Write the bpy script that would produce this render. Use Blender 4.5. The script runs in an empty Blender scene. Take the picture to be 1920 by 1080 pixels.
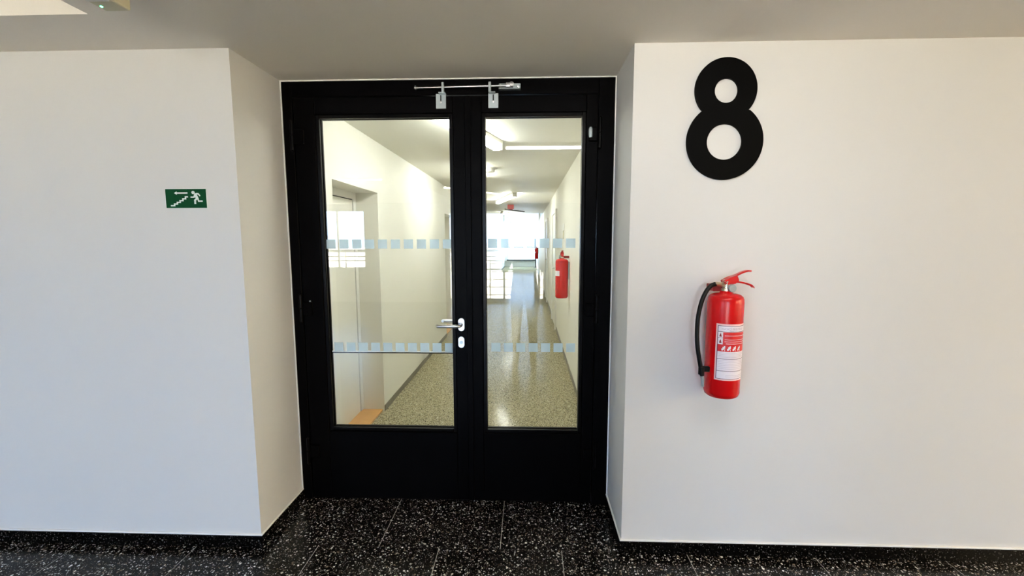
import bpy, bmesh, math, random
from mathutils import Vector, Matrix
random.seed(7)
PI = math.pi
scene = bpy.context.scene
COL = scene.collection

# ------------------------------------------------------------------ camera
F_PX, PITCH, YAW, ROLL, CAM_H = 833.185, 0.1095, 0.035, -0.0014, 1.5
cam_d = bpy.data.cameras.new('camera')
cam_d.sensor_fit = 'HORIZONTAL'; cam_d.sensor_width = 36.0
cam_d.lens = F_PX / 1920 * 36.0
cam_d.clip_start = 0.02; cam_d.clip_end = 300
cam = bpy.data.objects.new('camera', cam_d); COL.objects.link(cam)
fw = Vector((-math.sin(YAW) * math.cos(PITCH), math.cos(YAW) * math.cos(PITCH), -math.sin(PITCH)))
rt = Vector((math.cos(YAW), math.sin(YAW), 0)); up = rt.cross(fw)
r2 = rt * math.cos(ROLL) + up * math.sin(ROLL); u2 = -rt * math.sin(ROLL) + up * math.cos(ROLL)
M4 = Matrix((r2, u2, -fw)).transposed().to_4x4(); M4.translation = (0, 0, CAM_H)
cam.matrix_world = M4
scene.camera = cam

# ------------------------------------------------------------------ sky, exposure
SKY = 12.5
world = bpy.data.worlds.new('overcast_sky'); scene.world = world; world.use_nodes = True
bg = world.node_tree.nodes['Background']
bg.inputs['Color'].default_value = (0.45, 0.66, 1.0, 1); bg.inputs['Strength'].default_value = SKY
SUN = 60.0                                     # high sun over the roof: lights the terrace outside, never shines in
sun_d = bpy.data.lights.new('sun', 'SUN'); sun_d.energy = SUN; sun_d.angle = 0.009; sun_d.color = (1.0, 0.92, 0.78)
sun = bpy.data.objects.new('sun', sun_d); COL.objects.link(sun); sun.rotation_euler = Vector((-0.62, -0.05, -0.78)).to_track_quat('-Z', 'Y').to_euler()
scene.view_settings.view_transform = 'Standard'; scene.view_settings.look = 'None'
scene.view_settings.exposure = 0.9; scene.view_settings.gamma = 1.0
scene.view_settings.use_curve_mapping = False
scene.cycles.max_bounces = 10; scene.cycles.diffuse_bounces = 5; scene.cycles.glossy_bounces = 4
scene.cycles.transparent_max_bounces = 16
scene.cycles.caustics_reflective = False; scene.cycles.caustics_refractive = False
scene.cycles.use_adaptive_sampling = True; scene.cycles.adaptive_threshold = 0.025
LAMP = 22.0                                     # emission of the corridor lamps
HLAMP = 25.0                                    # emission of the lamps in the front hall
SIDE_FILL = 42.0                                # unseen lamps added far right in the hall as warm fill
WARM = (1.0, 0.97, 0.93, 1)
NEUT = (0.97, 1.0, 0.93, 1)

# ------------------------------------------------------------------ room numbers (metres)
XL, XR = -1.30, 0.453                           # door recess
DL, DR, D2 = 1.988, 2.008, 2.39                 # front walls, front of the door frame
ZC = 2.327                                      # hall ceiling
HX0, HX1, HY0 = -7.0, 7.0, -5.65                # the hall behind the camera
CL, CR, CZ, CY1 = -1.253, 0.48, 2.303, 24.3     # corridor
ZB = 0.06                                       # skirting

# ------------------------------------------------------------------ materials
MATS = {}
def nt(name):
    m = bpy.data.materials.new(name); m.use_nodes = True
    n = m.node_tree; b = n.nodes['Principled BSDF']; MATS[name] = m
    return m, n, b
def plain(name, col, rough=0.5, metal=0.0, spec=0.5, bump=0.0, bscale=200.0, coat=0.0, var=0.0):
    m, n, b = nt(name)
    b.inputs['Base Color'].default_value = (*col, 1); b.inputs['Roughness'].default_value = rough
    b.inputs['Metallic'].default_value = metal; b.inputs['Specular IOR Level'].default_value = spec
    b.inputs['Coat Weight'].default_value = coat
    g = n.nodes.new('ShaderNodeNewGeometry')
    no = n.nodes.new('ShaderNodeTexNoise'); no.inputs['Scale'].default_value = bscale
    n.links.new(g.outputs['Position'], no.inputs['Vector'])
    if var > 0:
        mx = n.nodes.new('ShaderNodeMix'); mx.data_type = 'RGBA'
        mx.inputs['A'].default_value = (*[c * (1 - var) for c in col], 1)
        mx.inputs['B'].default_value = (*[min(1, c * (1 + var)) for c in col], 1)
        n.links.new(no.outputs['Fac'], mx.inputs['Factor']); n.links.new(mx.outputs['Result'], b.inputs['Base Color'])
    if bump > 0:
        bu = n.nodes.new('ShaderNodeBump'); bu.inputs['Strength'].default_value = bump; bu.inputs['Distance'].default_value = 0.002
        n.links.new(no.outputs['Fac'], bu.inputs['Height']); n.links.new(bu.outputs['Normal'], b.inputs['Normal'])
    return m
def emit(name, col, s):
    m, n, b = nt(name)
    b.inputs['Base Color'].default_value = (0.8, 0.8, 0.8, 1)
    b.inputs['Emission Color'].default_value = col; b.inputs['Emission Strength'].default_value = s
    return m

plain('wall_paint', (0.675, 0.675, 0.67), 0.75, bump=0.12, bscale=260, var=0.01, spec=0.3)
plain('ceiling_paint', (0.90, 0.86, 0.79), 0.85, bump=0.25, bscale=320, var=0.02, spec=0.2)
plain('corridor_paint', (0.84, 0.83, 0.76), 0.55, bump=0.06, bscale=260, spec=0.4)
plain('caulk', (0.86, 0.86, 0.84), 0.5)
plain('door_black', (0.0010, 0.0007, 0.0008), 0.42, spec=0.04, bump=0.03, bscale=500)
plain('black_gloss', (0.0012, 0.0008, 0.0008), 0.28, spec=0.10)
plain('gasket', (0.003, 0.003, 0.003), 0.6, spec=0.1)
plain('steel', (0.62, 0.62, 0.62), 0.28, metal=1.0, bump=0.03, bscale=400)
plain('zinc', (0.44, 0.50, 0.52), 0.45, metal=0.7, bump=0.05, bscale=300, var=0.12)
plain('number_black', (0.0012, 0.0012, 0.0012), 0.5, spec=0.05)
plain('sign_green', (0.0005, 0.058, 0.016), 0.5, spec=0.08, var=0.15, bscale=30)
plain('sign_white', (0.80, 0.86, 0.84), 0.5)
plain('red_paint', (0.60, 0.004, 0.006), 0.25, spec=0.35)
plain('red_lever', (0.62, 0.012, 0.014), 0.32)
plain('dark_red', (0.25, 0.004, 0.006), 0.4)
plain('rubber', (0.003, 0.003, 0.003), 0.45, spec=0.2)
plain('brass', (0.72, 0.62, 0.45), 0.28, metal=1.0)
plain('label_paper', (0.80, 0.74, 0.80), 0.45)
plain('label_edge', (0.86, 0.55, 0.55), 0.45)
plain('label_red', (0.66, 0.012, 0.014), 0.4)
plain('label_ink', (0.07, 0.02, 0.07), 0.5)
plain('label_grey', (0.42, 0.36, 0.46), 0.5)
plain('wood', (0.68, 0.37, 0.11), 0.35, var=0.12, bscale=18)
plain('white_door', (0.80, 0.79, 0.72), 0.4)
plain('frame_white', (0.82, 0.82, 0.78), 0.4)
plain('grey_skirting', (0.20, 0.18, 0.14), 0.4)
plain('lamp_housing', (0.70, 0.69, 0.62), 0.5)
plain('plastic_cream', (0.66, 0.62, 0.45), 0.5)
plain('grout', (0.42, 0.41, 0.38), 0.9)
plain('sill_dark', (0.02, 0.02, 0.022), 0.4)
plain('aluminium', (0.50, 0.52, 0.55), 0.4, metal=0.6)
plain('concrete', (0.60, 0.52, 0.40), 0.9, var=0.2, bscale=0.6)
plain('cloth_dark', (0.035, 0.03, 0.03), 0.9)
plain('cloth_jeans', (0.05, 0.045, 0.05), 0.9)
plain('skin', (0.55, 0.33, 0.25), 0.5)
plain('hair', (0.10, 0.075, 0.05), 0.6)
emit('lamp_glow', NEUT, LAMP)
emit('hall_lamp_glow', WARM, HLAMP)
emit('sidelight_glow', (1.0, 0.80, 0.50, 1), SIDE_FILL)
emit('led_green', (0.1, 1.0, 0.45, 1), 3.0)

def terrazzo(name, base, chips, scales, rough, bump=0.0, spec=0.5):
    """binder + several layers of stone chips of random size and tone"""
    m, n, b = nt(name)
    g = n.nodes.new('ShaderNodeNewGeometry')
    prev = None
    for sc_, cut, soft in scales:
        wn = n.nodes.new('ShaderNodeTexNoise'); wn.inputs['Scale'].default_value = sc_ * 1.3; wn.inputs['Detail'].default_value = 1.0
        n.links.new(g.outputs['Position'], wn.inputs['Vector'])
        ad = n.nodes.new('ShaderNodeVectorMath'); ad.operation = 'MULTIPLY_ADD'
        ad.inputs[1].default_value = (0.5 / sc_,) * 3
        n.links.new(wn.outputs['Color'], ad.inputs[0]); n.links.new(g.outputs['Position'], ad.inputs[2])
        v = n.nodes.new('ShaderNodeTexVoronoi'); v.inputs['Scale'].default_value = sc_
        n.links.new(ad.outputs[0], v.inputs['Vector'])
        sep = n.nodes.new('ShaderNodeSeparateColor'); n.links.new(v.outputs['Color'], sep.inputs[0])
        th = n.nodes.new('ShaderNodeMath'); th.operation = 'MULTIPLY'; th.inputs[1].default_value = cut
        n.links.new(sep.outputs[0], th.inputs[0])
        sub = n.nodes.new('ShaderNodeMath'); sub.operation = 'SUBTRACT'
        n.links.new(th.outputs[0], sub.inputs[0]); n.links.new(v.outputs['Distance'], sub.inputs[1])
        mr = n.nodes.new('ShaderNodeMapRange'); mr.inputs['From Min'].default_value = 0; mr.inputs['From Max'].default_value = soft
        n.links.new(sub.outputs[0], mr.inputs['Value'])
        cr = n.nodes.new('ShaderNodeValToRGB'); cr.color_ramp.interpolation = 'CONSTANT'
        els = cr.color_ramp.elements
        while len(els) < len(chips): els.new(0.5)
        for i, c in enumerate(chips):
            els[i].position = i / len(chips); els[i].color = (*c, 1)
        n.links.new(sep.outputs[1], cr.inputs['Fac'])
        mx = n.nodes.new('ShaderNodeMix'); mx.data_type = 'RGBA'
        if prev is None: mx.inputs['A'].default_value = (*base, 1)
        else: n.links.new(prev, mx.inputs['A'])
        n.links.new(cr.outputs['Color'], mx.inputs['B']); n.links.new(mr.outputs['Result'], mx.inputs['Factor'])
        prev = mx.outputs['Result']
    n.links.new(prev, b.inputs['Base Color'])
    b.inputs['Roughness'].default_value = rough; b.inputs['Specular IOR Level'].default_value = spec
    if bump > 0:
        no = n.nodes.new('ShaderNodeTexNoise'); no.inputs['Scale'].default_value = 9; n.links.new(g.outputs['Position'], no.inputs['Vector'])
        bu = n.nodes.new('ShaderNodeBump'); bu.inputs['Strength'].default_value = bump; bu.inputs['Distance'].default_value = 0.004
        n.links.new(no.outputs['Fac'], bu.inputs['Height']); n.links.new(bu.outputs['Normal'], b.inputs['Normal'])
    return m
terrazzo('black_terrazzo', (0.002, 0.0018, 0.0016),
         [(0.06, 0.05, 0.04), (0.45, 0.44, 0.42), (0.20, 0.16, 0.12), (0.75, 0.74, 0.72), (0.14, 0.12, 0.10), (0.50, 0.47, 0.43)],
         [(170, 0.40, 0.10), (95, 0.46, 0.08), (58, 0.36, 0.06)], 0.22, spec=0.16)
terrazzo('skirting_terrazzo', (0.002, 0.0018, 0.0016),  # floor terrazzo with darkened chips: shade of the upright face put into the colour
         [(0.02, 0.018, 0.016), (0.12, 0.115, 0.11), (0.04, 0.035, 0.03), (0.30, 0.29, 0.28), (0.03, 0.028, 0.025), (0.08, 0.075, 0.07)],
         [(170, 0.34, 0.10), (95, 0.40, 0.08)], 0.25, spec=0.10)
terrazzo('beige_floor', (0.34, 0.305, 0.18),
         [(0.06, 0.05, 0.03), (0.46, 0.42, 0.29), (0.14, 0.12, 0.07), (0.56, 0.52, 0.38)],
         [(210, 0.8, 0.12), (110, 0.72, 0.10)], 0.9, spec=0.0)
_n = MATS['beige_floor'].node_tree
_o = [q for q in _n.nodes if q.type == 'OUTPUT_MATERIAL'][0]; _b = _n.nodes['Principled BSDF']
_g = _n.nodes.new('ShaderNodeBsdfGlossy'); _g.inputs['Roughness'].default_value = 0.13
_m = _n.nodes.new('ShaderNodeMixShader'); _m.inputs['Fac'].default_value = 0.055
_n.links.new(_b.outputs[0], _m.inputs[1]); _n.links.new(_g.outputs[0], _m.inputs[2]); _n.links.new(_m.outputs[0], _o.inputs['Surface'])

def glass(name, refl, tint):
    m = bpy.data.materials.new(name); m.use_nodes = True; n = m.node_tree; n.nodes.clear(); MATS[name] = m
    o = n.nodes.new('ShaderNodeOutputMaterial'); mx = n.nodes.new('ShaderNodeMixShader')
    t = n.nodes.new('ShaderNodeBsdfTransparent'); t.inputs['Color'].default_value = (*tint, 1)
    gl = n.nodes.new('ShaderNodeBsdfGlossy'); gl.inputs['Roughness'].default_value = 0.0
    lw = n.nodes.new('ShaderNodeLayerWeight'); lw.inputs['Blend'].default_value = 0.5
    pw = n.nodes.new('ShaderNodeMath'); pw.operation = 'POWER'; pw.inputs[1].default_value = 4
    ma = n.nodes.new('ShaderNodeMath'); ma.operation = 'MULTIPLY_ADD'; ma.inputs[1].default_value = 0.6; ma.inputs[2].default_value = refl
    n.links.new(lw.outputs['Facing'], pw.inputs[0]); n.links.new(pw.outputs[0], ma.inputs[0]); n.links.new(ma.outputs[0], mx.inputs['Fac'])
    n.links.new(t.outputs[0], mx.inputs[1]); n.links.new(gl.outputs[0], mx.inputs[2]); n.links.new(mx.outputs[0], o.inputs['Surface'])
glass('door_glass', 0.043, (0.985, 0.985, 0.975))
glass('window_glass', 0.03, (0.98, 0.985, 0.985))
def film(name):
    m = bpy.data.materials.new(name); m.use_nodes = True; n = m.node_tree; n.nodes.clear(); MATS[name] = m
    o = n.nodes.new('ShaderNodeOutputMaterial'); mx = n.nodes.new('ShaderNodeMixShader'); mx.inputs['Fac'].default_value = 0.62
    t = n.nodes.new('ShaderNodeBsdfTransparent'); t.inputs['Color'].default_value = (0.92, 0.95, 0.97, 1)
    d = n.nodes.new('ShaderNodeBsdfDiffuse'); d.inputs['Color'].default_value = (0.66, 0.80, 0.90, 1)
    tr = n.nodes.new('ShaderNodeBsdfTranslucent'); tr.inputs['Color'].default_value = (0.68, 0.82, 0.92, 1)
    ds = n.nodes.new('ShaderNodeMixShader'); ds.inputs['Fac'].default_value = 0.55
    n.links.new(d.outputs[0], ds.inputs[1]); n.links.new(tr.outputs[0], ds.inputs[2])
    n.links.new(t.outputs[0], mx.inputs[1]); n.links.new(ds.outputs[0], mx.inputs[2]); n.links.new(mx.outputs[0], o.inputs['Surface'])
film('frosted_film')

# ------------------------------------------------------------------ mesh helpers
class MB:
    """collects shapes in one bmesh, builds ONE mesh object"""
    def __init__(s): s.bm = bmesh.new(); s.mi = 0
    def _new(s, f0):
        for f in list(s.bm.faces)[f0:]: f.material_index = s.mi
    def box(s, a, b, bevel=0.0, seg=2):
        f0 = len(s.bm.faces)
        bm = bmesh.new()
        bmesh.ops.create_cube(bm, size=1)
        for v in bm.verts:
            v.co = Vector([(a[i] + b[i]) / 2 + v.co[i] * (b[i] - a[i]) for i in range(3)])
        if bevel > 0:
            bmesh.ops.bevel(bm, geom=list(bm.edges), offset=bevel, segments=seg, affect='EDGES', profile=0.5)
        s.merge(bm); return s
    def merge(s, bm):
        vm = {}
        for v in bm.verts: vm[v] = s.bm.verts.new(v.co)
        for f in bm.faces:
            try: nf = s.bm.faces.new([vm[v] for v in f.verts])
            except ValueError: continue
            nf.material_index = s.mi
        bm.free()
    def lathe(s, prof, c=(0, 0, 0), axis='Z', n=40, cap=True):
        rings = []
        for r, h in prof:
            ring = []
            for k in range(n):
                a = 2 * PI * k / n; x, y = r * math.cos(a), r * math.sin(a)
                p = {'Z': (x, y, h), 'Y': (x, h, -y), 'X': (h, x, y)}[axis]
                ring.append(s.bm.verts.new((c[0] + p[0], c[1] + p[1], c[2] + p[2])))
            rings.append(ring)
        for i in range(len(rings) - 1):
            for k in range(n):
                f = s.bm.faces.new((rings[i][k], rings[i][(k + 1) % n], rings[i + 1][(k + 1) % n], rings[i + 1][k])); f.material_index = s.mi
        if cap:
            for ring in (rings[0][::-1], rings[-1]):
                f = s.bm.faces.new(ring); f.material_index = s.mi
        return s
    def tube(s, pts, r, n=12, rads=None, flat=1.0):
        pts = [Vector(p) for p in pts]; rings = []
        t0 = (pts[1] - pts[0]).normalized()
        nrm = t0.orthogonal().normalized()
        for i, p in enumerate(pts):
            if i == 0: t = pts[1] - pts[0]
            elif i == len(pts) - 1: t = pts[-1] - pts[-2]
            else: t = (pts[i + 1] - p).normalized() + (p - pts[i - 1]).normalized()
            t.normalize(); nrm = (nrm - t * nrm.dot(t)).normalized(); bn = t.cross(nrm)
            rr = rads[i] if rads else r
            rings.append([s.bm.verts.new(p + nrm * rr * math.cos(2 * PI * k / n) + bn * rr * flat * math.sin(2 * PI * k / n)) for k in range(n)])
        for i in range(len(rings) - 1):
            for k in range(n):
                f = s.bm.faces.new((rings[i][k], rings[i][(k + 1) % n], rings[i + 1][(k + 1) % n], rings[i + 1][k])); f.material_index = s.mi
        for ring in (rings[0][::-1], rings[-1]):
            f = s.bm.faces.new(ring); f.material_index = s.mi
        return s
    def prism(s, poly, y0, y1):
        """polygon in XZ pushed along Y"""
        a = [s.bm.verts.new((x, y0, z)) for x, z in poly]; b = [s.bm.verts.new((x, y1, z)) for x, z in poly]
        k = len(poly); fs = [s.bm.faces.new(a), s.bm.faces.new(b[::-1])]
        for i in range(k): fs.append(s.bm.faces.new((a[i], b[i], b[(i + 1) % k], a[(i + 1) % k])))
        for f in fs: f.material_index = s.mi
        return s
    def build(s, name, mats, parent=None, loc=None, smooth=False, rotz=0.0):
        bmesh.ops.recalc_face_normals(s.bm, faces=list(s.bm.faces))
        if loc is not None:
            bmesh.ops.translate(s.bm, verts=list(s.bm.verts), vec=-Vector(loc))
        me = bpy.data.meshes.new(name); s.bm.to_mesh(me); s.bm.free()
        for m in ([mats] if isinstance(mats, str) else mats): me.materials.append(MATS[m])
        return obj(name, me, parent, loc, smooth)
def obj(name, me, parent=None, loc=None, smooth=False):
    if smooth:
        me.polygons.foreach_set('use_smooth', [True] * len(me.polygons))
        try: me.set_sharp_from_angle(angle=math.radians(38))
        except Exception: pass
    o = bpy.data.objects.new(name, me); COL.objects.link(o)
    if loc is not None: o.location = loc
    if parent is not None:
        o.parent = parent
    return o
def empty(name, loc=(0, 0, 0), rz=0.0):
    o = bpy.data.objects.new(name, None); o.empty_display_size = 0.05; COL.objects.link(o)
    o.location = loc; o.rotation_euler = (0, 0, rz); return o
def tag(o, label=None, cat=None, group=None, kind=None):
    if label: o['label'] = label
    if cat: o['category'] = cat
    if group: o['group'] = group
    if kind: o['kind'] = kind
    return o
def kids(o): return [c for c in COL.objects if c.parent == o]
def copy_tree(o, parent=None):
    c = o.copy(); COL.objects.link(c); c.parent = parent
    for ch in kids(o): copy_tree(ch, c)
    return c
def B(name, mat, a, b, parent=None, bevel=0.0):
    return MB().box(a, b, bevel).build(name, mat, parent)
def circle(cx, cz, r, n=64, a0=0.0, a1=2 * PI, rz=None):
    full = abs(a1 - a0 - 2 * PI) < 1e-6
    m = n if full else n + 1
    return [(cx + r * math.cos(a0 + (a1 - a0) * k / n), cz + (rz or r) * math.sin(a0 + (a1 - a0) * k / n)) for k in range(m)]
def flat_mesh(loops, depth):
    """filled outline with holes in XZ, thickness along Y, centred on y=0"""
    cu = bpy.data.curves.new('tmp', 'CURVE'); cu.dimensions = '2D'; cu.fill_mode = 'BOTH'; cu.extrude = depth / 2
    for lp in loops:
        sp = cu.splines.new('POLY'); sp.points.add(len(lp) - 1); sp.use_cyclic_u = True
        for i, (x, z) in enumerate(lp): sp.points[i].co = (x, z, 0, 1)
    o = bpy.data.objects.new('tmp', cu); COL.objects.link(o)
    bpy.context.view_layer.update()
    me = bpy.data.meshes.new_from_object(o.evaluated_get(bpy.context.evaluated_depsgraph_get()))
    bpy.data.objects.remove(o); bpy.data.curves.remove(cu)
    me.transform(Matrix.Rotation(PI / 2, 4, 'X')); return me
def text_mesh(txt, size, depth=0.0):
    cu = bpy.data.curves.new('tmp', 'FONT'); cu.body = txt; cu.size = size; cu.extrude = depth; cu.align_x = 'LEFT'
    o = bpy.data.objects.new('tmp', cu); COL.objects.link(o)
    bpy.context.view_layer.update()
    me = bpy.data.meshes.new_from_object(o.evaluated_get(bpy.context.evaluated_depsgraph_get()))
    bpy.data.objects.remove(o); bpy.data.curves.remove(cu)
    return me

# ================================================================== STRUCTURE: HALL
wl = B('wall_left', 'wall_paint', (HX0, DL, 0), (XL, 2.50, ZC))
tag(wl, 'plain white wall carrying the small green sign, beside the black door', 'wall', kind='structure')
wr = B('wall_right', 'wall_paint', (XR, DR, 0), (HX1, 2.50, ZC))
tag(wr, 'plain white wall carrying the big black number and extinguisher', 'wall', kind='structure')
m = MB()                                                 # soffit slab, main slab, raised field at the left
m.box((HX0 - .2, 1.683, ZC), (HX1 + .2, 2.50, ZC + .5)); m.box((-1.622, HY0 - .2, ZC), (HX1 + .2, 1.683, ZC + .5))
m.box((HX0 - .2, HY0 - .2, ZC + .42), (-1.622, 1.683, ZC + .5)); m.box((HX0 - .2, HY0 - .2, ZC), (-1.622, HY0 + .3, ZC + .42))
m.box((HX0 - .2, HY0 + .3, ZC), (HX0 + .3, 1.683, ZC + .42))
tag(m.build('ceiling', 'ceiling_paint'), 'low off-white plaster ceiling with a raised field at left', 'ceiling', kind='structure')
tag(B('wall_side_left', 'wall_paint', (HX0 - .2, HY0, 0), (HX0, 2.5, ZC)), 'far left side wall of the front hall', 'wall', kind='structure')
tag(B('wall_side_right', 'wall_paint', (HX1, HY0, 0), (HX1 + .2, 2.5, ZC)), 'far right side wall of the front hall', 'wall', kind='structure')

# back wall with the windows that mirror in the door glass
WINS = [(-6.75, -5.15, 0.785, 2.21), (-4.915, -3.86, 0.785, 2.21), (-1.90, 0.42, 0.03, 2.15)]
m = MB(); x = HX0
for (a, b, z0, z1) in WINS:
    m.box((x, HY0 - .2, 0), (a, HY0, ZC)); m.box((a, HY0 - .2, 0), (b, HY0, z0)); m.box((a, HY0 - .2, z1), (b, HY0, ZC)); x = b
m.box((x, HY0 - .2, 0), (HX1, HY0, ZC))
tag(m.build('wall_back', 'wall_paint'), 'window wall at the back of the front hall', 'wall', kind='structure')
MULL = {1: [-4.545], 0: [-5.95], 2: [-1.25, -0.56, 0.28]}
for i, (a, b, z0, z1) in enumerate(WINS):
    w = empty('window_%d' % (i + 1), ((a + b) / 2, HY0 - .1, z0))
    tag(w, ['wide window at the far end of the hall back wall', 'two-light window mirrored as a bright patch in the left door pane',
            'floor-length glazing behind the photographer, mirrored in the right door pane'][i], 'window', kind='structure')
    w['kind'] = 'structure'
    inv = Vector(w.location)
    def loc(p): return tuple(Vector(p) - inv)
    f = MB(); y0, y1 = HY0 - .14, HY0 - .07; t = .045
    f.box(loc((a, y0, z0)), loc((a + t, y1, z1))); f.box(loc((b - t, y0, z0)), loc((b, y1, z1)))
    f.box(loc((a + t, y0, z0)), loc((b - t, y1, z0 + t))); f.box(loc((a + t, y0, z1 - t)), loc((b - t, y1, z1)))
    f.build('window_frame', 'aluminium', w)
    xs = [a + t] + MULL[i] + [b - t]
    for q in MULL[i]: B('mullion', 'aluminium', loc((q - .02, y0, z0 + t)), loc((q + .02, y1, z1 - t)), w)
    for q in range(len(xs) - 1):
        e0 = .02 if q > 0 else 0; e1 = .02 if q < len(xs) - 2 else 0
        B('pane', 'window_glass', loc((xs[q] + e0, HY0 - .11, z0 + t)), loc((xs[q + 1] - e1, HY0 - .10, z1 - t)), w)
        if i == 2: B('transom', 'aluminium', loc((xs[q] + e0, HY0 - .13, .76)), loc((xs[q + 1] - e1, HY0 - .112, .80)), w)
# outside the hall: terrace and its balustrade
tag(B('ground', 'concrete', (-60, -80, -.35), (60, HY0 - .2, -.05)), 'pale sunlit paving outside the hall windows', 'ground', kind='structure')
gr = empty('terrace_rail', (-8, -14, -.05))
for k in range(23): B('post', 'sill_dark', (-13 + k * 1.2 - .02, -.02, 0), (-13 + k * 1.2 + .02, .02, 1.0), gr)
for z in (.62, .80, 1.0): B('rail_bar', 'sill_dark', (-13.2, -.03, z), (13.6, .03, z + (.12 if z > .9 else .05)), gr)
tag(gr, 'dark terrace guard rail far outside the hall windows, seen only mirrored', 'railing')
rail = empty('balcony_railing', (-0.6, HY0 - .9, -.05))
for k in range(6):
    B('post', 'aluminium', (-1.6 + k * .62 - .015, -.015, 0), (-1.6 + k * .62 + .015, .015, 1.05), rail)
for z in (.12, .32, .52, .72, .92, 1.05):
    MB().tube([(-1.75, 0, z), (1.65, 0, z)], .014, 8).build('rail_bar', 'aluminium', rail, smooth=True)
tag(rail, 'metal balustrade outside the floor-length glazing, seen only mirrored', 'railing')

# floor: black terrazzo tiles, running bond
fl = MB().box((HX0, HY0, -.08), (HX1, 2.46, -.0012)).build('floor', ['grout'])
tag(fl, 'polished black terrazzo tile floor with pale chips', 'floor', kind='structure')
TS, GX, GY = 0.597, 0.0034, 0.0012
def tile(x0, x1, y0, y1, nm='floor_tile', zb=-.0012):
    return MB().box((x0 + GX / 2, y0 + GY / 2, zb), (x1 - GX / 2, y1 - GY / 2, 0), 0.0003, 1).build(nm, 'black_terrazzo', fl)
rows = [(2.008 + .0, 2.46, -0.727), (1.41, 2.008, -1.026), (0.813, 1.41, -0.727)]
for (y0, y1, xs) in rows:
    k0 = -4 if y1 < 2.2 else -1
    k1 = 7 if y1 < 2.2 else 2
    for k in range(k0, k1):
        a, b = xs + k * TS, xs + (k + 1) * TS
        if y1 > 2.2: a, b = max(a, XL), min(b, XR)
        if b - a > .02: tile(a, b, y0, y1)
    if y1 < 2.2:
        tile(HX0, xs + k0 * TS, y0, y1, 'floor_slab'); tile(xs + k1 * TS, HX1, y0, y1, 'floor_slab')
tile(HX0, HX1, HY0, .813, 'floor_slab')

# skirting: terrazzo strips with a white bead of filler on top
def skirting(name, runs, label):
    e = empty(name, (0, 0, 0))
    for (x0, y0, x1, y1) in runs:
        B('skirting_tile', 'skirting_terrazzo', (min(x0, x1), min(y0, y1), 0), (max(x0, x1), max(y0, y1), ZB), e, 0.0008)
    tag(e, label, 'baseboard', kind='structure'); return e
TH = .011
runs = []
xs = [-2.9, -2.215, -1.618, XL + TH]
runs += [(xs[i] + (.0006 if i else 0), DL - TH, xs[i + 1] - .0006, DL) for i in range(3)] + [(HX0, DL - TH, -2.9, DL)]
runs += [(XL, DL + .0005, XL + TH, D2)]
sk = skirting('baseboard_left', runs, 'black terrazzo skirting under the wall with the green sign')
m = MB(); zt = ZB + .009
m.box((HX0, DL - TH * .75, ZB), (XL + TH * .75, DL, zt), .002, 1); m.box((XL, DL, ZB), (XL + TH * .75, D2, zt), .002, 1)
m.build('filler_bead', 'caulk', sk)
xs = [XR - TH, .757 + .30, 1.343 + .30, 2.6]
runs = [(xs[i] + (.0006 if i else 0), DR - TH, xs[i + 1] - .0006, DR) for i in range(3)] + [(2.6, DR - TH, HX1, DR), (XR - TH, DR + .0005, XR, D2)]
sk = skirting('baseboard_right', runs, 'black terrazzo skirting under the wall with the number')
m = MB(); m.box((XR - TH * .75, DR - TH * .75, ZB), (HX1, DR, zt), .002, 1); m.box((XR - TH * .75, DR, ZB), (XR, D2, zt), .002, 1)
m.build('filler_bead', 'caulk', sk)

# ================================================================== STRUCTURE: CORRIDOR
NICHES = [(2.86, 3.73), (6.75, 7.68)]
m = MB(); y = 2.50; X0 = CL - .26
for (a, b) in NICHES:
    m.box((X0, y, 0), (CL, a, CZ)); m.box((X0, a, 1.885), (CL, b, CZ)); y = b
m.box((X0, y, 0), (CL, CY1, CZ))
tag(m.build('wall_corridor_left', 'corridor_paint'), 'cream corridor wall with recessed white doors, seen through the glass', 'wall', kind='structure')
m = MB(); m.box((CR, 2.50, 0), (CR + .26, CY1, CZ))
tag(m.build('wall_corridor_right', 'corridor_paint'), 'cream corridor wall carrying the two small extinguishers, seen through the glass', 'wall', kind='structure')
tag(B('ceiling_corridor', 'corridor_paint', (CL - .26, 2.50, CZ), (CR + .26, CY1 + .2, CZ + .2)), 'cream corridor ceiling beyond the door', 'ceiling', kind='structure')
tag(B('floor_corridor', 'beige_floor', (CL - .26, 2.46, -.08), (CR + .26, CY1 + .2, 0)), 'shiny speckled beige corridor floor beyond the door', 'floor', kind='structure')
# end wall and window
m = MB(); a, b, z0, z1 = -1.10, .41, .40, 2.22
m.box((CL, CY1, 0), (a, CY1 + .2, CZ)); m.box((b, CY1, 0), (CR, CY1 + .2, CZ)); m.box((a, CY1, 0), (b, CY1 + .2, z0)); m.box((a, CY1, z1), (b, CY1 + .2, CZ))
tag(m.build('wall_corridor_end', 'corridor_paint'), 'short end wall around the bright corridor window', 'wall', kind='structure')
w = empty('window_4', (0, CY1, 0)); tag(w, 'bright window closing the far end of the corridor', 'window', kind='structure')
f = MB(); f.box((a, .08, z0), (a + .05, .14, z1)); f.box((b - .05, .08, z0), (b, .14, z1)); f.box((a + .05, .08, z0), (b - .05, .14, z0 + .05)); f.box((a + .05, .08, z1 - .05), (b - .05, .14, z1))
f.build('window_frame', 'frame_white', w)
B('transom', 'frame_white', (a + .05, .08, 1.05), (b - .05, .14, 1.10), w); B('mullion', 'frame_white', (-.285, .081, z0 + .05), (-.245, .139, 1.05), w)
B('pane', 'window_glass', (a + .05, .105, 1.10), (b - .05, .115, z1 - .05), w)
B('pane', 'window_glass', (a + .05, .105, z0 + .05), (-.285, .115, 1.05), w); B('pane', 'window_glass', (-.245, .105, z0 + .05), (b - .05, .115, 1.05), w)
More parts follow.
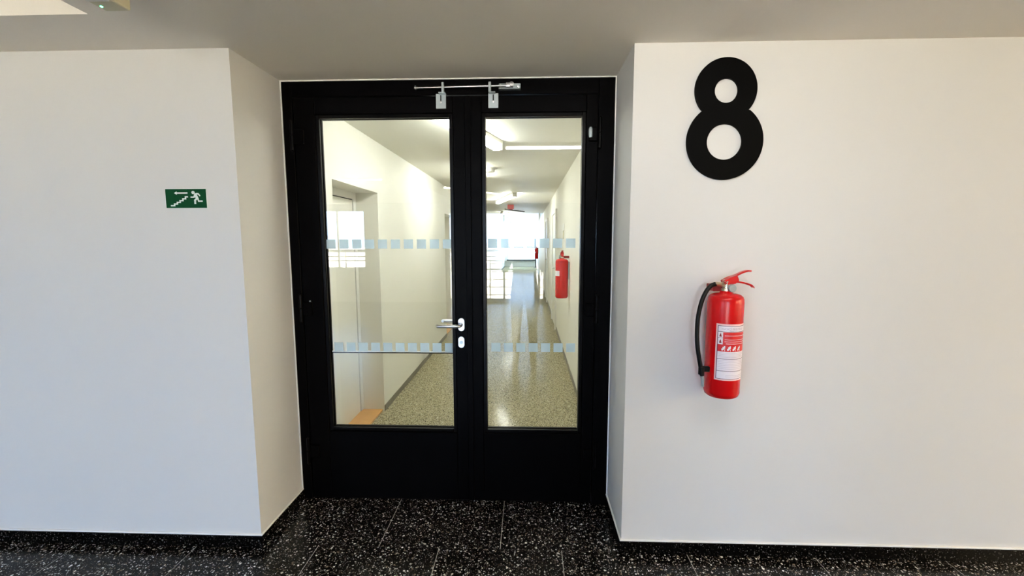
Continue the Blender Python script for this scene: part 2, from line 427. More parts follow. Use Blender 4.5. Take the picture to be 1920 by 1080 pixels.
B('window_sill', 'sill_dark', (a - .03, -.22, z0 - .06), (b + .02, .078, z0 - .001), w, .004)
# corridor skirting
def cskirt(name, segs, label):
    e = empty(name)
    for (p, q) in segs: B('skirting_strip', 'grey_skirting', p, q, e, .001)
    tag(e, label, 'baseboard', kind='structure')
ys = [2.50]
for (p, q) in NICHES: ys += [p, q]
ys += [CY1]
cskirt('baseboard_corridor_left', [((CL, ys[i], 0), (CL + .008, ys[i + 1], .05)) for i in range(0, len(ys), 2)], 'thin grey skirting along the corridor wall with recessed doors')
cskirt('baseboard_corridor_right', [((CR - .008, 2.50, 0), (CR, 7.30, .05)), ((CR - .008, 8.36, 0), (CR, 10.5, .05)), ((CR - .008, 11.56, 0), (CR, CY1, .05))], 'thin grey skirting under the corridor extinguishers')

# recessed corridor doors (left) with wooden thresholds
for i, (a, b) in enumerate(NICHES):
    d = empty('door_%d' % (i + 2), (-1.45, a, 0))
    n_ = b - a
    f = MB(); f.box((-.055, 0, 0), (.012, .055, 1.885)); f.box((-.055, n_ - .055, 0), (.012, n_, 1.885)); f.box((-.055, .055, 1.83), (.012, n_ - .055, 1.885))
    f.build('door_frame', 'frame_white', d)
    B('door_panel', 'white_door', (.0002, .063, .012), (.006, n_ - .063, 1.822), d, .002)
    B('door_seal', 'gasket', (-.055, .0555, .0), (.0, n_ - .0555, 1.8295), d)  # black backing that paints the shade in the gap round the panel
    h = MB().tube([(.004, .14, 1.0), (.05, .14, 1.0), (.05, .26, 1.0)], .009, 8).build('lever_handle', 'steel', d, smooth=True)
    tag(d, ['white door in the first corridor recess, near the glass door', 'white door in the second corridor recess, farther along'][i], 'door', kind='structure')
    t = B('wooden_threshold', 'wood', (-1.448, a + .004, 0), (-1.268, b - .004, .018), None, .003)
    tag(t, ['orange wooden threshold at the first corridor recess', 'orange wooden threshold at the second, farther corridor recess'][i], 'threshold', 'wooden thresholds in the corridor')
# framed doors on the right corridor wall
for i, (a, b) in enumerate([(7.30, 8.36), (10.5, 11.56)]):
    d = empty('door_%d' % (i + 4), (CR, a, 0)); n_ = b - a
    f = MB(); f.box((-.03, 0, 0), (0, .06, 1.99)); f.box((-.03, n_ - .06, 0), (0, n_, 1.99)); f.box((-.03, .06, 1.93), (0, n_ - .06, 1.99))
    f.build('door_frame', 'frame_white', d)
    B('door_panel', 'white_door', (-.014, .063, .01), (0, n_ - .063, 1.927), d, .002)
    MB().tube([(-.014, .14, 1.02), (-.06, .14, 1.02), (-.06, .26, 1.02)], .009, 8).build('lever_handle', 'steel', d, smooth=True)
    tag(d, ['white framed door on the right corridor wall just past the extinguisher', 'second white framed door farther along the right corridor wall'][i], 'door', kind='structure')

# ================================================================== THE GLASS DOOR
door = empty('door_1', (0, D2, 0))
tag(door, 'black double-leaf door with two tall glass panes', 'door', kind='structure')
def L(x, y, z): return (x, y - D2, z)
fy0, fy1 = 0.0, 0.085
fr = MB()
fr.box((XL + .004, fy0, 0), (-1.243, fy1, ZC - .004), .002, 1); fr.box((.366, fy0, 0), (XR - .004, fy1, ZC - .004), .002, 1)
fr.box((-1.243, fy0, 2.245), (.366, fy1, ZC - .004), .002, 1)
fo = fr.build('door_frame', 'door_black', door)
m = MB()                                                  # white bead round the frame
m.box((XL, -.006, zt), (XL + .006, .012, ZC), .001, 1); m.box((XR - .006, -.006, zt), (XR, .012, ZC), .001, 1); m.box((XL + .006, -.006, ZC - .006), (XR - .006, .012, ZC), .001, 1)
m.build('filler_bead', 'caulk', fo)
m = MB().box((-1.243, .02, 0), (.366, .075, .008)); m.build('threshold_strip', 'black_gloss', door)

def leaf(x0, x1, g0, g1, name='leaf'):
    """x0..x1 leaf, g0..g1 clear glass; z of glass 0.43..2.137"""
    y0, y1 = .006, .068; z0, z1 = .010, 2.241; q0, q1 = .432, 2.136; bd = .020
    e = empty(name, (0, 0, 0)); e.parent = door
    m = MB()
    m.box((x0, y0, z0), (g0 - bd, y1, z1), .0025, 1); m.box((g1 + bd, y0, z0), (x1, y1, z1), .0025, 1)
    m.box((g0 - bd, y0, z0), (g1 + bd, y1, q0 - bd), .0025, 1); m.box((g0 - bd, y0, q1 + bd), (g1 + bd, y1, z1), .0025, 1)
    m.build('leaf_frame', 'door_black', e)
    m = MB()                                               # glazing beads, chamfered towards the pane
    for (ya, yb) in ((.012, .030), (.042, .060)):
        m.box((g0 - bd, ya, q0 - bd), (g0, yb, q1 + bd), .003, 2); m.box((g1, ya, q0 - bd), (g1 + bd, yb, q1 + bd), .003, 2)
        m.box((g0, ya, q0 - bd), (g1, yb, q0), .003, 2); m.box((g0, ya, q1), (g1, yb, q1 + bd), .003, 2)
    m.build('glazing_bead', 'black_gloss', e)
    B('glass_pane', 'door_glass', (g0 - .012, .032, q0 - .012), (g1 + .012, .040, q1 + .012), e)
    return e
lfL = leaf(-1.240, -.3170, -1.108, -.414)
lfR = leaf(-.3135, .363, -.224, .283)
# cover strip at the meeting edge
MB().box((-.330, -.006, .012), (-.300, .0055, 2.238), .002, 1).build('astragal', 'door_black', lfL)
# rows of frosted squares stuck on the panes
sq = None
def square(x, z, par, s=.0505):
    global sq
    if sq is None:
        o = B('film_square', 'frosted_film', (0, .0312, 0), (s, .0319, s)); sq = o.data
    else:
        o = bpy.data.objects.new('film_square', sq); COL.objects.link(o)
    o.location = (x, 0, z); o.parent = par
for k in range(10):
    square(-1.109 + .0025 + k * .0716 + .0, 1.449, lfL, )
    square(-1.098 + k * .0697 + .010, .872, lfL)
for k in range(7):
    square(-.218 + .0025 + k * .0705, 1.452, lfR); square(-.200 + k * .0690, .876, lfR)
# slim dark strip with a pale strip on top, behind the left pane under the lower squares
MB().box((-1.107, .044, .859), (-.415, .052, .8655)).build('glazing_bar', 'gasket', lfL)
MB().box((-1.107, .0435, .8657), (-.415, .0525, .8705)).build('glazing_bar', 'frame_white', lfL)

# lever handle with oval plates
def oval(w, h):
    return circle(0, h / 2 - w / 2, w / 2, 20, 0, PI) + circle(0, -h / 2 + w / 2, w / 2, 20, PI, 2 * PI)
o = obj('handle_plate', flat_mesh([oval(.033, .071)], .009), lfL, (-.362, .0015, 1.034)); o.data.materials.append(MATS['steel'])
o = obj('key_plate', flat_mesh([oval(.033, .062)], .009), lfL, (-.363, .0015, .936)); o.data.materials.append(MATS['steel'])
m = MB().lathe([(.0, -.0055), (.0095, -.0055), (.0095, -.003)], (-.363, 0, .936), 'Y', 20); m.build('keyhole_cover', 'zinc', lfL, smooth=True)
def lever(yoff, sgn):
    c = (-.362, yoff, 1.034); pts = [(c[0], c[1], c[2])]
    R = .017
    pts += [(c[0], c[1] + sgn * .030, c[2])]
    for k in range(1, 7):
        a = PI / 2 * k / 6; pts.append((c[0] - R + R * math.cos(a), c[1] + sgn * (.030 + R * math.sin(a)), c[2]))
    pts += [(c[0] - .06, c[1] + sgn * .048, c[2] - .0005), (c[0] - .112, c[1] + sgn * .048, c[2] - .001)]
    for k in range(1, 5):
        a = PI / 2 * k / 4; pts.append((c[0] - .112 - .012 * math.sin(a), c[1] + sgn * (.048 - .012 * (1 - math.cos(a))), c[2] - .001))
    return MB().tube(pts, .0088, 14).build('lever_handle', 'steel', lfL, smooth=True)
lever(-.003, -1); lever(.072, 1)

# hinges: barrel knuckles with a leaf plate
def hinge(x, z, par, h=.15, side=1):
    m = MB(); m.lathe([(.0095, z - h / 2), (.0095, z - .002)], (x, -.012, 0), 'Z', 18); m.lathe([(.0095, z + .002), (.0095, z + h / 2)], (x, -.012, 0), 'Z', 18)
    m.lathe([(.004, z - h / 2 - .006), (.007, z - h / 2)], (x, -.012, 0), 'Z', 12); m.lathe([(.007, z + h / 2), (.004, z + h / 2 + .006)], (x, -.012, 0), 'Z', 12)
    o = m.build('hinge', 'black_gloss', par, smooth=True)
    MB().box((x - side * .055, -.009, z - .04), (x - side * .012, .0045, z + .03), .003, 1).build('hinge_plate', 'door_black', par)
for z in (2.045, 1.125, .30): hinge(.372, z, lfR)
for z in (2.045, 1.125, .30): hinge(-1.246, z, lfL, side=-1)
MB().lathe([(.009, 2.058), (.0105, 2.075), (.0105, 2.10), (.006, 2.11)], (.325, -.006, -.035), 'Z', 14).build('striker_pin', 'zinc', lfR, smooth=True)
MB().box((-1.205, .0, 1.135), (-1.196, .0055, 1.165), .001, 1).build('striker_pin', 'zinc', lfL)

# closing-sequence rod with its two brackets, screwed to the door head
rod = empty('selector_rod', (0, 0, 0)); rod.parent = door
ry = -.028
zr = lambda x: 2.2725 + (x + .575) * .0125
MB().tube([(-.570, ry, zr(-.570)), (-.09, ry, zr(-.09))], .0052, 12).build('rod', 'steel', rod, smooth=True)
MB().lathe([(.004, -.583), (.0095, -.581), (.0105, -.576), (.006, -.571), (.006, -.566)], (0, ry, zr(-.575)), 'X', 16).build('rod_end', 'steel', rod, smooth=True)
for (x, s) in ((-.436, -1), (-.195, 1)):
    m = MB()
    m.box((x - .007, ry - .010, 2.247), (x + .007, ry + .006, 2.297), .003, 2)              # eyelet block on the rod
    m.build('rod_guide', 'zinc', rod)
    px = x + s * .016
    m = MB(); m.box((px - .026, -.003, 2.176), (px + .026, .0055, 2.250), .001, 1)          # plate on the leaf
    m.box((min(x, px) - .007, ry - .006, 2.2455), (max(x, px) + .012, .004, 2.250), .001, 1)  # bent shelf
    m.build('bracket', 'zinc', rod)
    MB().box((px - .0028, -.0042, 2.212), (px + .0028, -.0032, 2.243)).build('slot', 'gasket', rod)
    m = MB(); m.lathe([(.0, -.0072), (.0055, -.0065), (.0062, -.0032)], (px, 0, 2.208), 'Y', 14)
    m.build('screw', 'steel', rod, smooth=False)
m = MB(); m.box((-.150, -.006, 2.266), (-.038, .0, 2.296), .001, 1); m.box((-.150, -.030, 2.2625), (-.038, 0, 2.266), .0008, 1)
m.build('mounting_plate', 'zinc', rod)
m = MB(); m.lathe([(.0, -.045), (.011, -.044), (.012, -.030), (.012, -.007)], (-.083, 0, 2.283), 'Y', 18); m.box((-.112, -.038, 2.270), (-.090, -.020, 2.292), .003, 2)
m.build('pivot', 'steel', rod, smooth=True)
MB().lathe([(.0, -.013), (.006, -.012), (.007, -.006)], (-.050, 0, 2.281), 'Y', 14).build('screw', 'steel', rod, smooth=True)

# ================================================================== ON THE FRONT WALLS
# number 8
def eight():
    c1, r1, c2, r2_ = (.8415, 2.1315), .1305, (.8465, 1.9175), .1625
    d = math.hypot(c2[0] - c1[0], c2[1] - c1[1])
    a = math.acos((r1 * r1 + d * d - r2_ * r2_) / (2 * r1 * d)); b = math.acos((r2_ * r2_ + d * d - r1 * r1) / (2 * r2_ * d))
    out = circle(*c1, r1, 72, -PI / 2 + a, 1.5 * PI - a) + circle(*c2, r2_, 90, PI / 2 + b, 2.5 * PI - b)
    return [out, circle(.843, 2.1262, .049, 48, rz=.050), circle(.8447, 1.9146, .0745, 56)]
me = flat_mesh([[(x - .844, z - 1.755) for x, z in lp] for lp in eight()], .010)
o = obj('wall_number', me, None, (.844, DR - .005, 1.755)); me.materials.append(MATS['number_black'])
tag(o, 'large black figure eight fixed high on the white wall', 'number')

# escape route sign
sg = empty('exit_sign', (-1.5405, DL, 1.6405))
W_, H_ = .0955, .0875
B('sign_panel', 'sign_green', (-W_ + .0015, -.004, .0015), (W_ - .0015, 0, H_ - .0015), sg, .0006)
B('sign_border', 'sign_white', (-W_, -.0032, 0), (W_, 0, H_), sg)
S = 2 * W_ / 1205.0                                       # drawn in units of the panel's own grid, 1205 x 590
def sx(p): return [((x - 602) * S, (590 - y) * H_ / 590) for x, y in p]
def picto(name, loops):
    me = flat_mesh([sx(l) for l in loops], .0012); o = obj(name, me, sg, (0, -.0046, 0)); me.materials.append(MATS['sign_white']); return o
picto('arrow', [[(270, 132), (345, 85), (345, 112), (660, 112), (660, 152), (345, 152), (345, 180)]])
st = [(150, 492), (240, 492), (240, 442), (325, 442), (325, 392), (410, 392), (410, 340), (495, 340), (495, 286), (575, 286), (575, 226), (665, 226)]
picto('stairs', [st + [(x + 8 if i else x, y + 38) for i, (x, y) in enumerate(st)][::-1][:0] + [(665, 264), (612, 264), (612, 324), (532, 324), (532, 378), (447, 378), (447, 430), (362, 430), (362, 480), (277, 480), (277, 530), (150, 530)]])
hd = [(825 + 47 * math.cos(2 * PI * k / 28), 118 + 47 * math.sin(2 * PI * k / 28)) for k in range(28)]
body = [(860, 150), (930, 130), (985, 140), (1035, 215), (1010, 232), (965, 178), (925, 178), (965, 265), (975, 300), (985, 355), (1085, 355), (1085, 395), (955, 395),
        (940, 320), (893, 355), (893, 460), (842, 460), (842, 338), (895, 290), (875, 250), (850, 272), (745, 272), (745, 236), (830, 236), (845, 200)]
picto('running_figure', [hd, body][1:]); picto('running_head', [hd])
tag(sg, 'small green escape route sign with arrow, stairs and running figure', 'sign')

# emergency light on the ceiling edge
el = empty('emergency_light', (-1.357, 1.40, 2.252))
m = MB(); m.box((-.043, -.24, .0), (.043, .12, .075), .006, 2); m.build('housing', 'plastic_cream', el)
MB().lathe([(.0, -.003), (.0035, -.002), (.0045, .0)], (-.026, .085, 0), 'Z', 14).build('indicator_lamp', 'led_green', el, smooth=True)
MB().box((-.036, -.235, -.004), (.036, .05, .0), .002, 1).build('lens_strip', 'frame_white', el)
tag(el, 'cream emergency light with green indicator at the ceiling edge', 'light')

# ================================================================== FIRE EXTINGUISHER (origin: base centre, wall at +Y)
def extinguisher(detail=True):
    e = empty('fire_extinguisher')
    R = .0728; H = .447
    prof = [(.0, .012), (.030, .010), (.052, .002), (.060, .0), (.068, .006), (R, .020), (R, H - .036), (.0715, H - .022), (.0675, H - .012), (.060, H - .005), (.047, H), (.030, H + .002), (.025, H + .005), (.022, H + .012), (.0, H + .012)]
    body = MB().lathe(prof, n=56, cap=False).build('cylinder', 'red_paint', e, smooth=True)
    z = H + .012
    m = MB(); m.lathe([(.021, z - .004), (.021, z + .010), (.016, z + .012), (.014, z + .030), (.017, z + .034), (.017, z + .046), (.010, z + .050)], n=24)
    m.tube([(-.010, -.002, z + .026), (-.050, -.002, z + .030)], .0095, 12); m.tube([(.0, .0, z + .022), (.010, -.026, z + .018)], .007, 10)
    m.build('valve', 'brass', e, smooth=True)
    g = MB(); g.lathe([(.0, -.036), (.0150, -.036), (.0175, -.031), (.0175, -.023), (.009, -.020)], (.012, 0, z + .014), 'Y', 24); g.build('pressure_gauge', 'zinc', e, smooth=True)
    # levers: pressed-metal channels
    def channel(path, wids, name, mat):
        mb = MB(); n = len(path)
        rows_ = []
        for (x, zz), w in zip(path, wids):
            rows_.append([mb.bm.verts.new((x, -w, zz - .007)), mb.bm.verts.new((x, -w, zz)), mb.bm.verts.new((x, w, zz)), mb.bm.verts.new((x, w, zz - .007))])
        for i in range(n - 1):
            for k in range(3): mb.bm.faces.new((rows_[i][k], rows_[i][k + 1], rows_[i + 1][k + 1], rows_[i + 1][k]))
        o = mb.build(name, mat, e, smooth=True); md = o.modifiers.new('t', 'SOLIDIFY'); md.thickness = .0022; return o
    channel([(-.016, z + .036), (.0, z + .052), (.025, z + .064), (.060, z + .082), (.082, z + .089), (.098, z + .089)], [.012, .013, .013, .011, .011, .009], 'squeeze_lever', 'red_lever')
    channel([(-.012, z + .034), (.012, z + .044), (.050, z + .042), (.082, z + .035), (.102, z + .028), (.114, z + .018)], [.014, .015, .013, .012, .011, .009], 'carry_handle', 'red_lever')
    m = MB(); m.prism([(-.014, z + .034), (.000, z + .028), (.030, z + .032), (.044, z + .046), (.036, z + .068), (.006, z + .058), (-.018, z + .044)], -.0185, .0185); m.build('lever_hub', 'red_lever', e)
    MB().tube([(-.004, -.020, z + .040), (-.004, .020, z + .040)], .0035, 10).build('pivot_pin', 'steel', e, smooth=True)
    rg = [(-.016 + .011 * math.cos(2 * PI * k / 20), -.020, z + .030 + .011 * math.sin(2 * PI * k / 20)) for k in range(21)]
    MB().tube(rg, .0012, 6).build('pull_ring', 'steel', e, smooth=True)
    # hose, nozzle, clip
    ctrl = [(-.046, -.002, z + .029), (-.066, -.004, z + .022), (-.088, -.008, z - .004), (-.108, -.014, z - .050), (-.121, -.020, z - .110), (-.124, -.024, z - .172), (-.121, -.026, z - .233), (-.112, -.028, z - .289), (-.102, -.028, z - .337), (-.096, -.028, z - .366)]
    P = [Vector(p) for p in ctrl]; pts = []
    for i in range(len(P) - 1):
        a, b, c, d = P[max(i - 1, 0)], P[i], P[i + 1], P[min(i + 2, len(P) - 1)]
        for k in range(6):
            t = k / 6; pts.append(.5 * ((2 * b) + (c - a) * t + (2 * a - 5 * b + 4 * c - d) * t * t + (3 * b - a - 3 * c + d) * t ** 3))
    pts.append(P[-1])
    hs = MB().tube(pts, .0094, 12).build('hose', 'rubber', e, smooth=True)
    MB().tube([(-.097, -.028, z - .362), (-.094, -.028, z - .380), (-.0905, -.028, z - .414)], .008, 12, rads=[.0085, .0075, .0055]).build('nozzle', 'zinc', e, smooth=True)
    m = MB(); m.lathe([(.0125, z - .360), (.0125, z - .327)], (-.1005, -.028, 0), 'Z', 18); m.box((-.106, -.036, z - .348), (-.066, -.020, z - .324), .003, 1)
    m.build('hose_clip', 'rubber', e, smooth=True)
    # wall bracket
    MB().box((-.016, .0736, .22), (.016, .0862, H - .03), .002, 1).build('wall_plate', 'zinc', e)
    MB().box((-.050, .010, H + .008), (-.012, .086, H + .036), .002, 1).build('wall_bracket', 'dark_red', e)
    return e, body, R
def curved(par, name, mat, R, parts, mesh=None):
    """patches (a0,a1,z0,z1) on the cylinder; angle 0 faces -Y, + towards +X"""
    mb = MB()
    for (a0, a1, z0, z1) in parts:
        n = max(1, int((a1 - a0) / 5)); prev = None
        for k in range(n + 1):
            a = math.radians(a0 + (a1 - a0) * k / n)
            cur = [mb.bm.verts.new((R * math.sin(a), -R * math.cos(a), zz)) for zz in (z0, z1)]
            if prev: mb.bm.faces.new((prev[0], cur[0], cur[1], prev[1]))
            prev = cur
    bm = mb.bm
    o = mb.build(name, mat, par, smooth=True)
    return o
def wrap_text(par, txt, a0, z, size, R, mat, name='label_text'):
    me = text_mesh(txt, size)
    for v in me.vertices:
        a = math.radians(a0) + v.co.x / R; zz = z + v.co.y
        v.co = (R * math.sin(a), -R * math.cos(a), zz)
    o = obj(name, me, par); me.materials.append(MATS[mat]); return o

fe, cyl, R = extinguisher()
BZ = .820; A0, A1 = -48, 74; lz0, lz1 = .905 - BZ, 1.147 - BZ
curved(fe, 'label_border', 'label_edge', R + .0004, [(A0, A1, lz0, lz1)])
lab = curved(fe, 'label', 'label_paper', R + .0007, [(A0 + 5, A1 - 5, lz0 + .006, lz1 - .007)])
hh = lz1 - lz0; zz = lambda t: lz1 - t * hh                # t = fraction down the label
curved(lab, 'label_line', 'label_ink', R + .0010, [(A0 + 5, A0 + 7, zz(.975), zz(.035))] + [(A0 + 5, A1 - 5, zz(t) - .001, zz(t) + .0009) for t in (.035, .135, .615, .83, .97)] + [(A0 + 7, A0 + 22, zz(.245) - .0007, zz(.245) + .0007)])
curved(lab, 'label_field', 'label_red', R + .0010, [(A0 + 22, A1 - 6, zz(.36), zz(.145)), (A0 + 7, A1 - 6, zz(.485), zz(.36))])
fl_ = []
for t in (.19, .30):                                       # flame symbols
    fl_ += [(A0 + 11, A0 + 18, zz(t + .035), zz(t + .012)), (A0 + 12.5, A0 + 16.5, zz(t + .012), zz(t - .012)), (A0 + 14, A0 + 15.5, zz(t - .012), zz(t - .03))]
curved(lab, 'flame_symbol', 'dark_red', R + .0011, fl_)
curved(lab, 'label_line_white', 'label_paper', R + .0013, [(A0 + 27, A1 - 14, zz(.205) - .0009, zz(.205) + .0009), (A0 + 27, A1 - 20, zz(.275) - .0009, zz(.275) + .0009), (A0 + 27, A1 - 12, zz(.31) - .0009, zz(.31) + .0009), (A0 + 31, A1 - 24, zz(.345) - .0009, zz(.345) + .0009)])
for k in range(4):                                         # handling pictograms
    a = A0 + 19 + k * 17
    curved(lab, 'pictogram', 'label_paper', R + .0014, [(a, a + 5, zz(.465), zz(.43)), (a + 3, a + 8, zz(.45), zz(.40)), (a + 7, a + 11, zz(.43), zz(.385)), (a + 9, a + 10.5, zz(.475), zz(.44))])
tx = []
for t in (.51, .535, .56, .585, .645, .67, .70, .73, .76, .79, .905, .93):
    tx.append((A0 + (10 if t < .9 else 34), A1 - 10 - random.random() * 22, zz(t) - .0005, zz(t) + .0005))
curved(lab, 'small_print', 'label_grey', R + .0011, tx)
wrap_text(lab, 'HASICÍ PŘÍSTROJ', A0 + 17, zz(.105), .0125, R + .0012, 'label_grey')
wrap_text(lab, 'PRÁŠKOVÝ', A0 + 42, zz(.13), .006, R + .0012, 'label_grey')
fe.location = (.8505, DR - .0866, BZ)
tag(fe, 'red fire extinguisher with black hose and paper label below the number eight', 'extinguisher', 'fire extinguishers')

# two more in the corridor, on the right-hand wall
def bare_copy(lbl, loc, rz):
    c = empty('fire_extinguisher', loc, rz)
    for ch in kids(fe):
        if ch.name.startswith('label'): continue
        k = ch.copy(); COL.objects.link(k); k.parent = c
    curved(c, 'label', 'label_paper', R + .0007, [(8, 66, .255, .315)])
    tag(c, lbl, 'extinguisher', 'fire extinguishers'); return c
bare_copy('red fire extinguisher on the corridor wall, the nearer one behind the glass', (CR - .0866, 5.12, .825), -PI / 2 )
bare_copy('tiny red fire extinguisher far down the corridor near the end window', (CR - .0866, 19.6, .64), -PI / 2)
# ================================================================== CORRIDOR THINGS
def lamp(name, p0, p1, zc, glow, label, group, h=.075, w=.085):
    p0, p1 = Vector((*p0, 0)), Vector((*p1, 0)); d = p1 - p0; ln = d.length
    e = empty(name, ((p0 + p1) / 2 + Vector((0, 0, zc))), math.atan2(d.y, d.x))
    MB().box((-ln / 2, -w / 2, -.030), (ln / 2, w / 2, 0), .003, 1).build('housing', 'lamp_housing', e)
    MB().box((-ln / 2 + .014, -w / 2 + .006, -h), (ln / 2 - .014, w / 2 - .006, -.0302), .012, 3).build('diffuser', glow, e)
    MB().box((-ln / 2, -w / 2 + .002, -h - .002), (-ln / 2 + .0135, w / 2 - .002, -.0302), .002, 1).build('end_cap', 'lamp_housing', e)
    MB().box((ln / 2 - .0135, -w / 2 + .002, -h - .002), (ln / 2, w / 2 - .002, -.0302), .002, 1).build('end_cap', 'lamp_housing', e)
    tag(e, label, 'lamp', group); return e
G1 = 'linear corridor ceiling lamps'
lamp('ceiling_lamp', (-.60, 2.66), (-.245, 3.77), CZ, 'lamp_glow', 'glowing linear ceiling lamp just behind the door, set aslant', G1)
lamp('ceiling_lamp', (-.60, 4.75), (-.60, 5.85), CZ, 'lamp_glow', 'linear corridor lamp hidden behind the middle of the door', G1)  # not in sight, added to brighten the corridor
lamp('ceiling_lamp', (-.225, 7.8), (-.62, 9.35), CZ, 'lamp_glow', 'second visible slanting ceiling lamp, midway down the corridor', G1)
for yy, wd in ((13.0, 'third'), (16.6, 'fourth'), (20.2, 'last')):  # far lamps added only to light the corridor
    lamp('ceiling_lamp', (-.75, yy), (-.40, yy + 1.2), CZ, 'lamp_glow', 'small distant ceiling lamp, %s along the corridor' % wd, G1)
G2 = 'linear lamps on the front hall ceiling'
lamp('ceiling_lamp', (-.205, .88), (1.25, .88), ZC, 'hall_lamp_glow', 'long hall ceiling lamp mirrored as the bright strip in the right pane', G2, h=.05, w=.06)
lamp('ceiling_lamp', (-1.30, -2.0), (-.50, -3.1), ZC, 'hall_lamp_glow', 'slanting hall ceiling lamp behind the photographer', G2, h=.05, w=.06)
for yy, wd in ((.5, 'nearer'), (-2.0, 'farther')):  # out of view, added to warm the door recess and right wall
    lamp('ceiling_lamp', (6.0, yy - 1.0), (6.0, yy + 1.0), ZC, 'sidelight_glow', 'wide warm ceiling lamp at the far right of the hall, the %s of two' % wd, G2, h=.12, w=.30)
lamp('ceiling_lamp', (-3.76, -4.28), (-2.95, -4.28), ZC + .42, 'hall_lamp_glow', 'hall ceiling lamp by the back windows', G2, h=.05, w=.06)
# smoke detector
sd = empty('smoke_detector', (-.43, 5.14, CZ))
MB().lathe([(.085, 0), (.085, -.012), (.07, -.018)], n=32).build('base', 'frame_white', sd, smooth=True)
MB().lathe([(.058, -.0185), (.055, -.045), (.035, -.052), (.0, -.052)], n=32, cap=False).build('sensor_head', 'frame_white', sd, smooth=True)
tag(sd, 'round cream smoke detector on the corridor ceiling', 'detector')
# red beacon with its dark arm
rb = empty('alarm_beacon', (-.40, 10.6, CZ))
m = MB(); m.box((-.075, -.04, -.10), (.075, .04, 0), .010, 2); m.build('housing', 'red_lever', rb)
m = MB(); m.lathe([(.045, -.1005), (.045, -.118), (.03, -.128)], n=20); m.build('beacon_lens', 'red_paint', rb, smooth=True)
m = MB(); m.tube([(-.14, -.045, -.105), (.33, -.045, -.165)], .012, 8); m.build('arm', 'sill_dark', rb, smooth=True)
tag(rb, 'red alarm beacon with a dark slanting arm under the corridor ceiling', 'beacon')
# small plate on the right wall, pale upright strip and hook on the left wall
rp = empty('room_plate', (CR, 5.95, 1.66))
B('plate', 'frame_white', (-.008, -.06, -.045), (0, .06, .045), rp, .002); B('plate_stem', 'plastic_cream', (-.014, -.012, -.16), (0, .012, -.0455), rp, .002)
tag(rp, 'small cream plate high on the right corridor wall', 'plate')
ct = empty('cable_trunking', (CL, 2.735, .05))
B('cover', 'frame_white', (0, -.028, 0), (.020, .028, 1.86), ct, .002); B('base_rail', 'lamp_housing', (0, .0285, 0), (.012, .042, 1.86), ct, .001)
tag(ct, 'pale vertical cable trunking before the first recessed door', 'trunking')
hk = MB().tube([(CL, 2.672, 1.925), (CL + .03, 2.672, 1.925), (CL + .032, 2.674, 1.885)], .006, 8).build('wall_hook', 'black_gloss', None, smooth=True)
tag(hk, 'tiny dark hook on the left corridor wall by the door edge', 'hook')
# dark stanchion at the corridor end and small red box beside the far extinguisher
pst = empty('floor_stanchion', (.43, 23.4, 0))
MB().lathe([(.10, 0), (.10, .012), (.03, .022), (.022, .03), (.022, .50), (.03, .52), (.0, .525)], n=20).build('post', 'sill_dark', pst, smooth=True)
tag(pst, 'thin dark post standing at the corridor end by the window', 'post')
ab = empty('alarm_box', (CR, 20.3, 1.02))
B('box', 'dark_red', (-.16, -.07, -.07), (0, .07, .07), ab, .006); B('button', 'label_paper', (-.163, -.03, -.03), (-.1605, .03, .03), ab)
tag(ab, 'small dark red alarm box beside the far corridor extinguisher', 'alarm box')

# ================================================================== THE PHOTOGRAPHER (seen only as a faint mirror image in the right pane)
def skinned(name, joints, edges, mats, faces_mat, parent=None, sub=2):
    me = bpy.data.meshes.new('tmp'); me.from_pydata([j[:3] for j in joints], edges, [])
    o = bpy.data.objects.new('tmp', me); COL.objects.link(o)
    sk_ = o.modifiers.new('s', 'SKIN'); sk_.use_smooth_shade = True
    for i, j in enumerate(joints):
        v = me.skin_vertices[0].data[i]; v.radius = (j[3], j[4] if len(j) > 4 else j[3]); v.use_root = (i == 0)
    sb = o.modifiers.new('d', 'SUBSURF'); sb.levels = sub
    bpy.context.view_layer.update()
    out = bpy.data.meshes.new_from_object(o.evaluated_get(bpy.context.evaluated_depsgraph_get()))
    bpy.data.objects.remove(o); bpy.data.meshes.remove(me)
    out.name = name; out.materials.clear()
    for m_ in mats: out.materials.append(MATS[m_])
    for p in out.polygons: p.material_index = faces_mat(p.center); p.use_smooth = True
    return obj(name, out, parent)
pe = empty('person', (-.035, -.30, 0))
J = [(0, 0, .95, .15, .11), (0, 0, 1.08, .14, .10), (0, -.005, 1.25, .155, .11), (0, -.01, 1.38, .12, .09), (0, .0, 1.455, .055), (0, .012, 1.51, .056),
     (0, .025, 1.575, .078, .094), (0, .02, 1.635, .070, .085)]
Eg = [(0, 1), (1, 2), (2, 3), (3, 4), (4, 5), (5, 6), (6, 7)]
def add(par, chain):
    for j in chain:
        J.append(j); Eg.append((par, len(J) - 1)); par = len(J) - 1
    return par
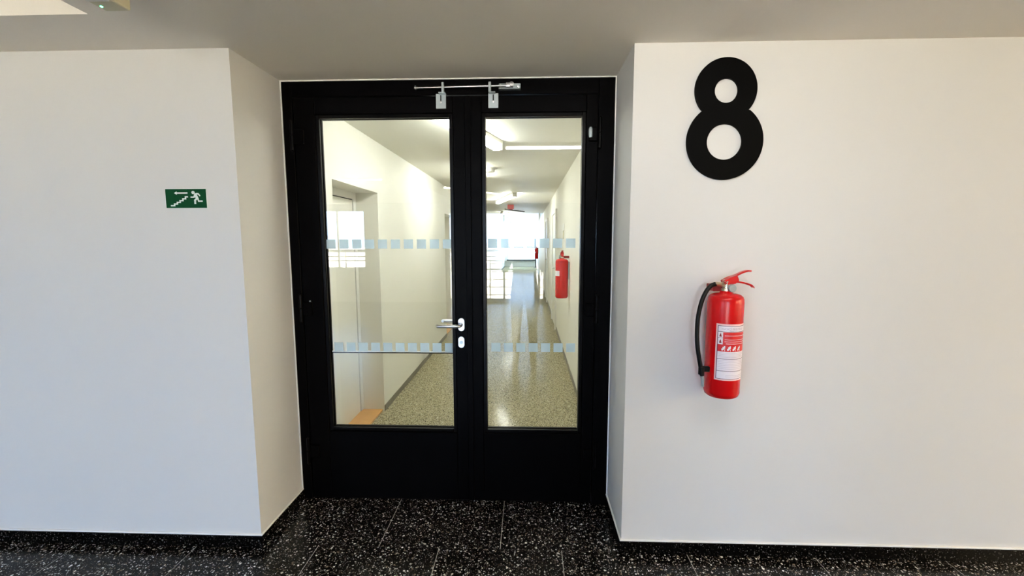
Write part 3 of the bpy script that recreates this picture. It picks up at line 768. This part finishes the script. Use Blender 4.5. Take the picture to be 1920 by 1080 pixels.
for s_ in (-1, 1):
    k = add(0, [(s_ * .085, .0, .86, .092), (s_ * .095, .01, .50, .062), (s_ * .10, -.01, .30, .055), (s_ * .10, -.02, .10, .042)])
    add(k, [(s_ * .105, .03, .045, .043), (s_ * .115, .14, .035, .038)])
    k = add(3, [(s_ * .155, -.01, 1.385, .062), (s_ * .215, .05, 1.24, .050), (s_ * .225, .10, 1.14, .043), (s_ * .165, .175, 1.27, .037), (s_ * .118, .235, 1.395, .027)])
    k = add(k, [(s_ * .098 + .035 * 0, .252, 1.435, .030, .018)])
    for f_, (dx, dz) in enumerate(((-.030, .062), (-.022, .070), (-.010, .064), (.004, .052))):
        b0 = (s_ * .098 + s_ * dx * .5, .268, 1.450 + dz * .3)
        add(k, [(*b0, .009), (b0[0] - s_ * .012, .278, b0[2] + .022, .0085), (b0[0] - s_ * .030, .276, b0[2] + .030, .0075)])
    add(k, [(s_ * .088, .250, 1.458, .0105), (s_ * .066, .255, 1.478, .0090), (s_ * .052, .258, 1.490, .0078)])
def fm(c):
    if c.z < .075: return 3
    if c.z < .97 and abs(c.x) < .21: return 1
    if c.z > 1.475 and abs(c.x) < .10 and c.y < .15: return 2
    if c.y > .225 and c.z > 1.36: return 2
    return 0
skinned('body', J, Eg, ['cloth_dark', 'cloth_jeans', 'skin', 'rubber'], fm, pe)
hb = MB(); hb.lathe([(.084, 1.585), (.092, 1.62), (.086, 1.665), (.06, 1.70), (.02, 1.715), (.0, 1.716)], (0, .005, 0), 'Z', 24, cap=False)
for v in hb.bm.verts:
    if v.co.y > .05 and v.co.z < 1.66: v.co.y = .05 + (v.co.y - .05) * .3; v.co.z = max(v.co.z, 1.64)
hb.build('hair', 'hair', pe, smooth=True)
MB().prism([(-.008, 1.555), (.008, 1.555), (.004, 1.60), (-.004, 1.60)], .105, .128).build('nose', 'skin', pe)
tag(pe, 'photographer in dark clothes holding up a phone, a faint mirror image in the glass', 'person')
ph = empty('phone', (0, -.012, 1.5))
B('case', 'black_gloss', (-.078, -.004, -.037), (.078, .004, .037), ph, .003); B('screen', 'gasket', (-.073, -.0048, -.033), (.073, -.0041, .033), ph)
tag(ph, 'phone held up in landscape by the photographer', 'phone')
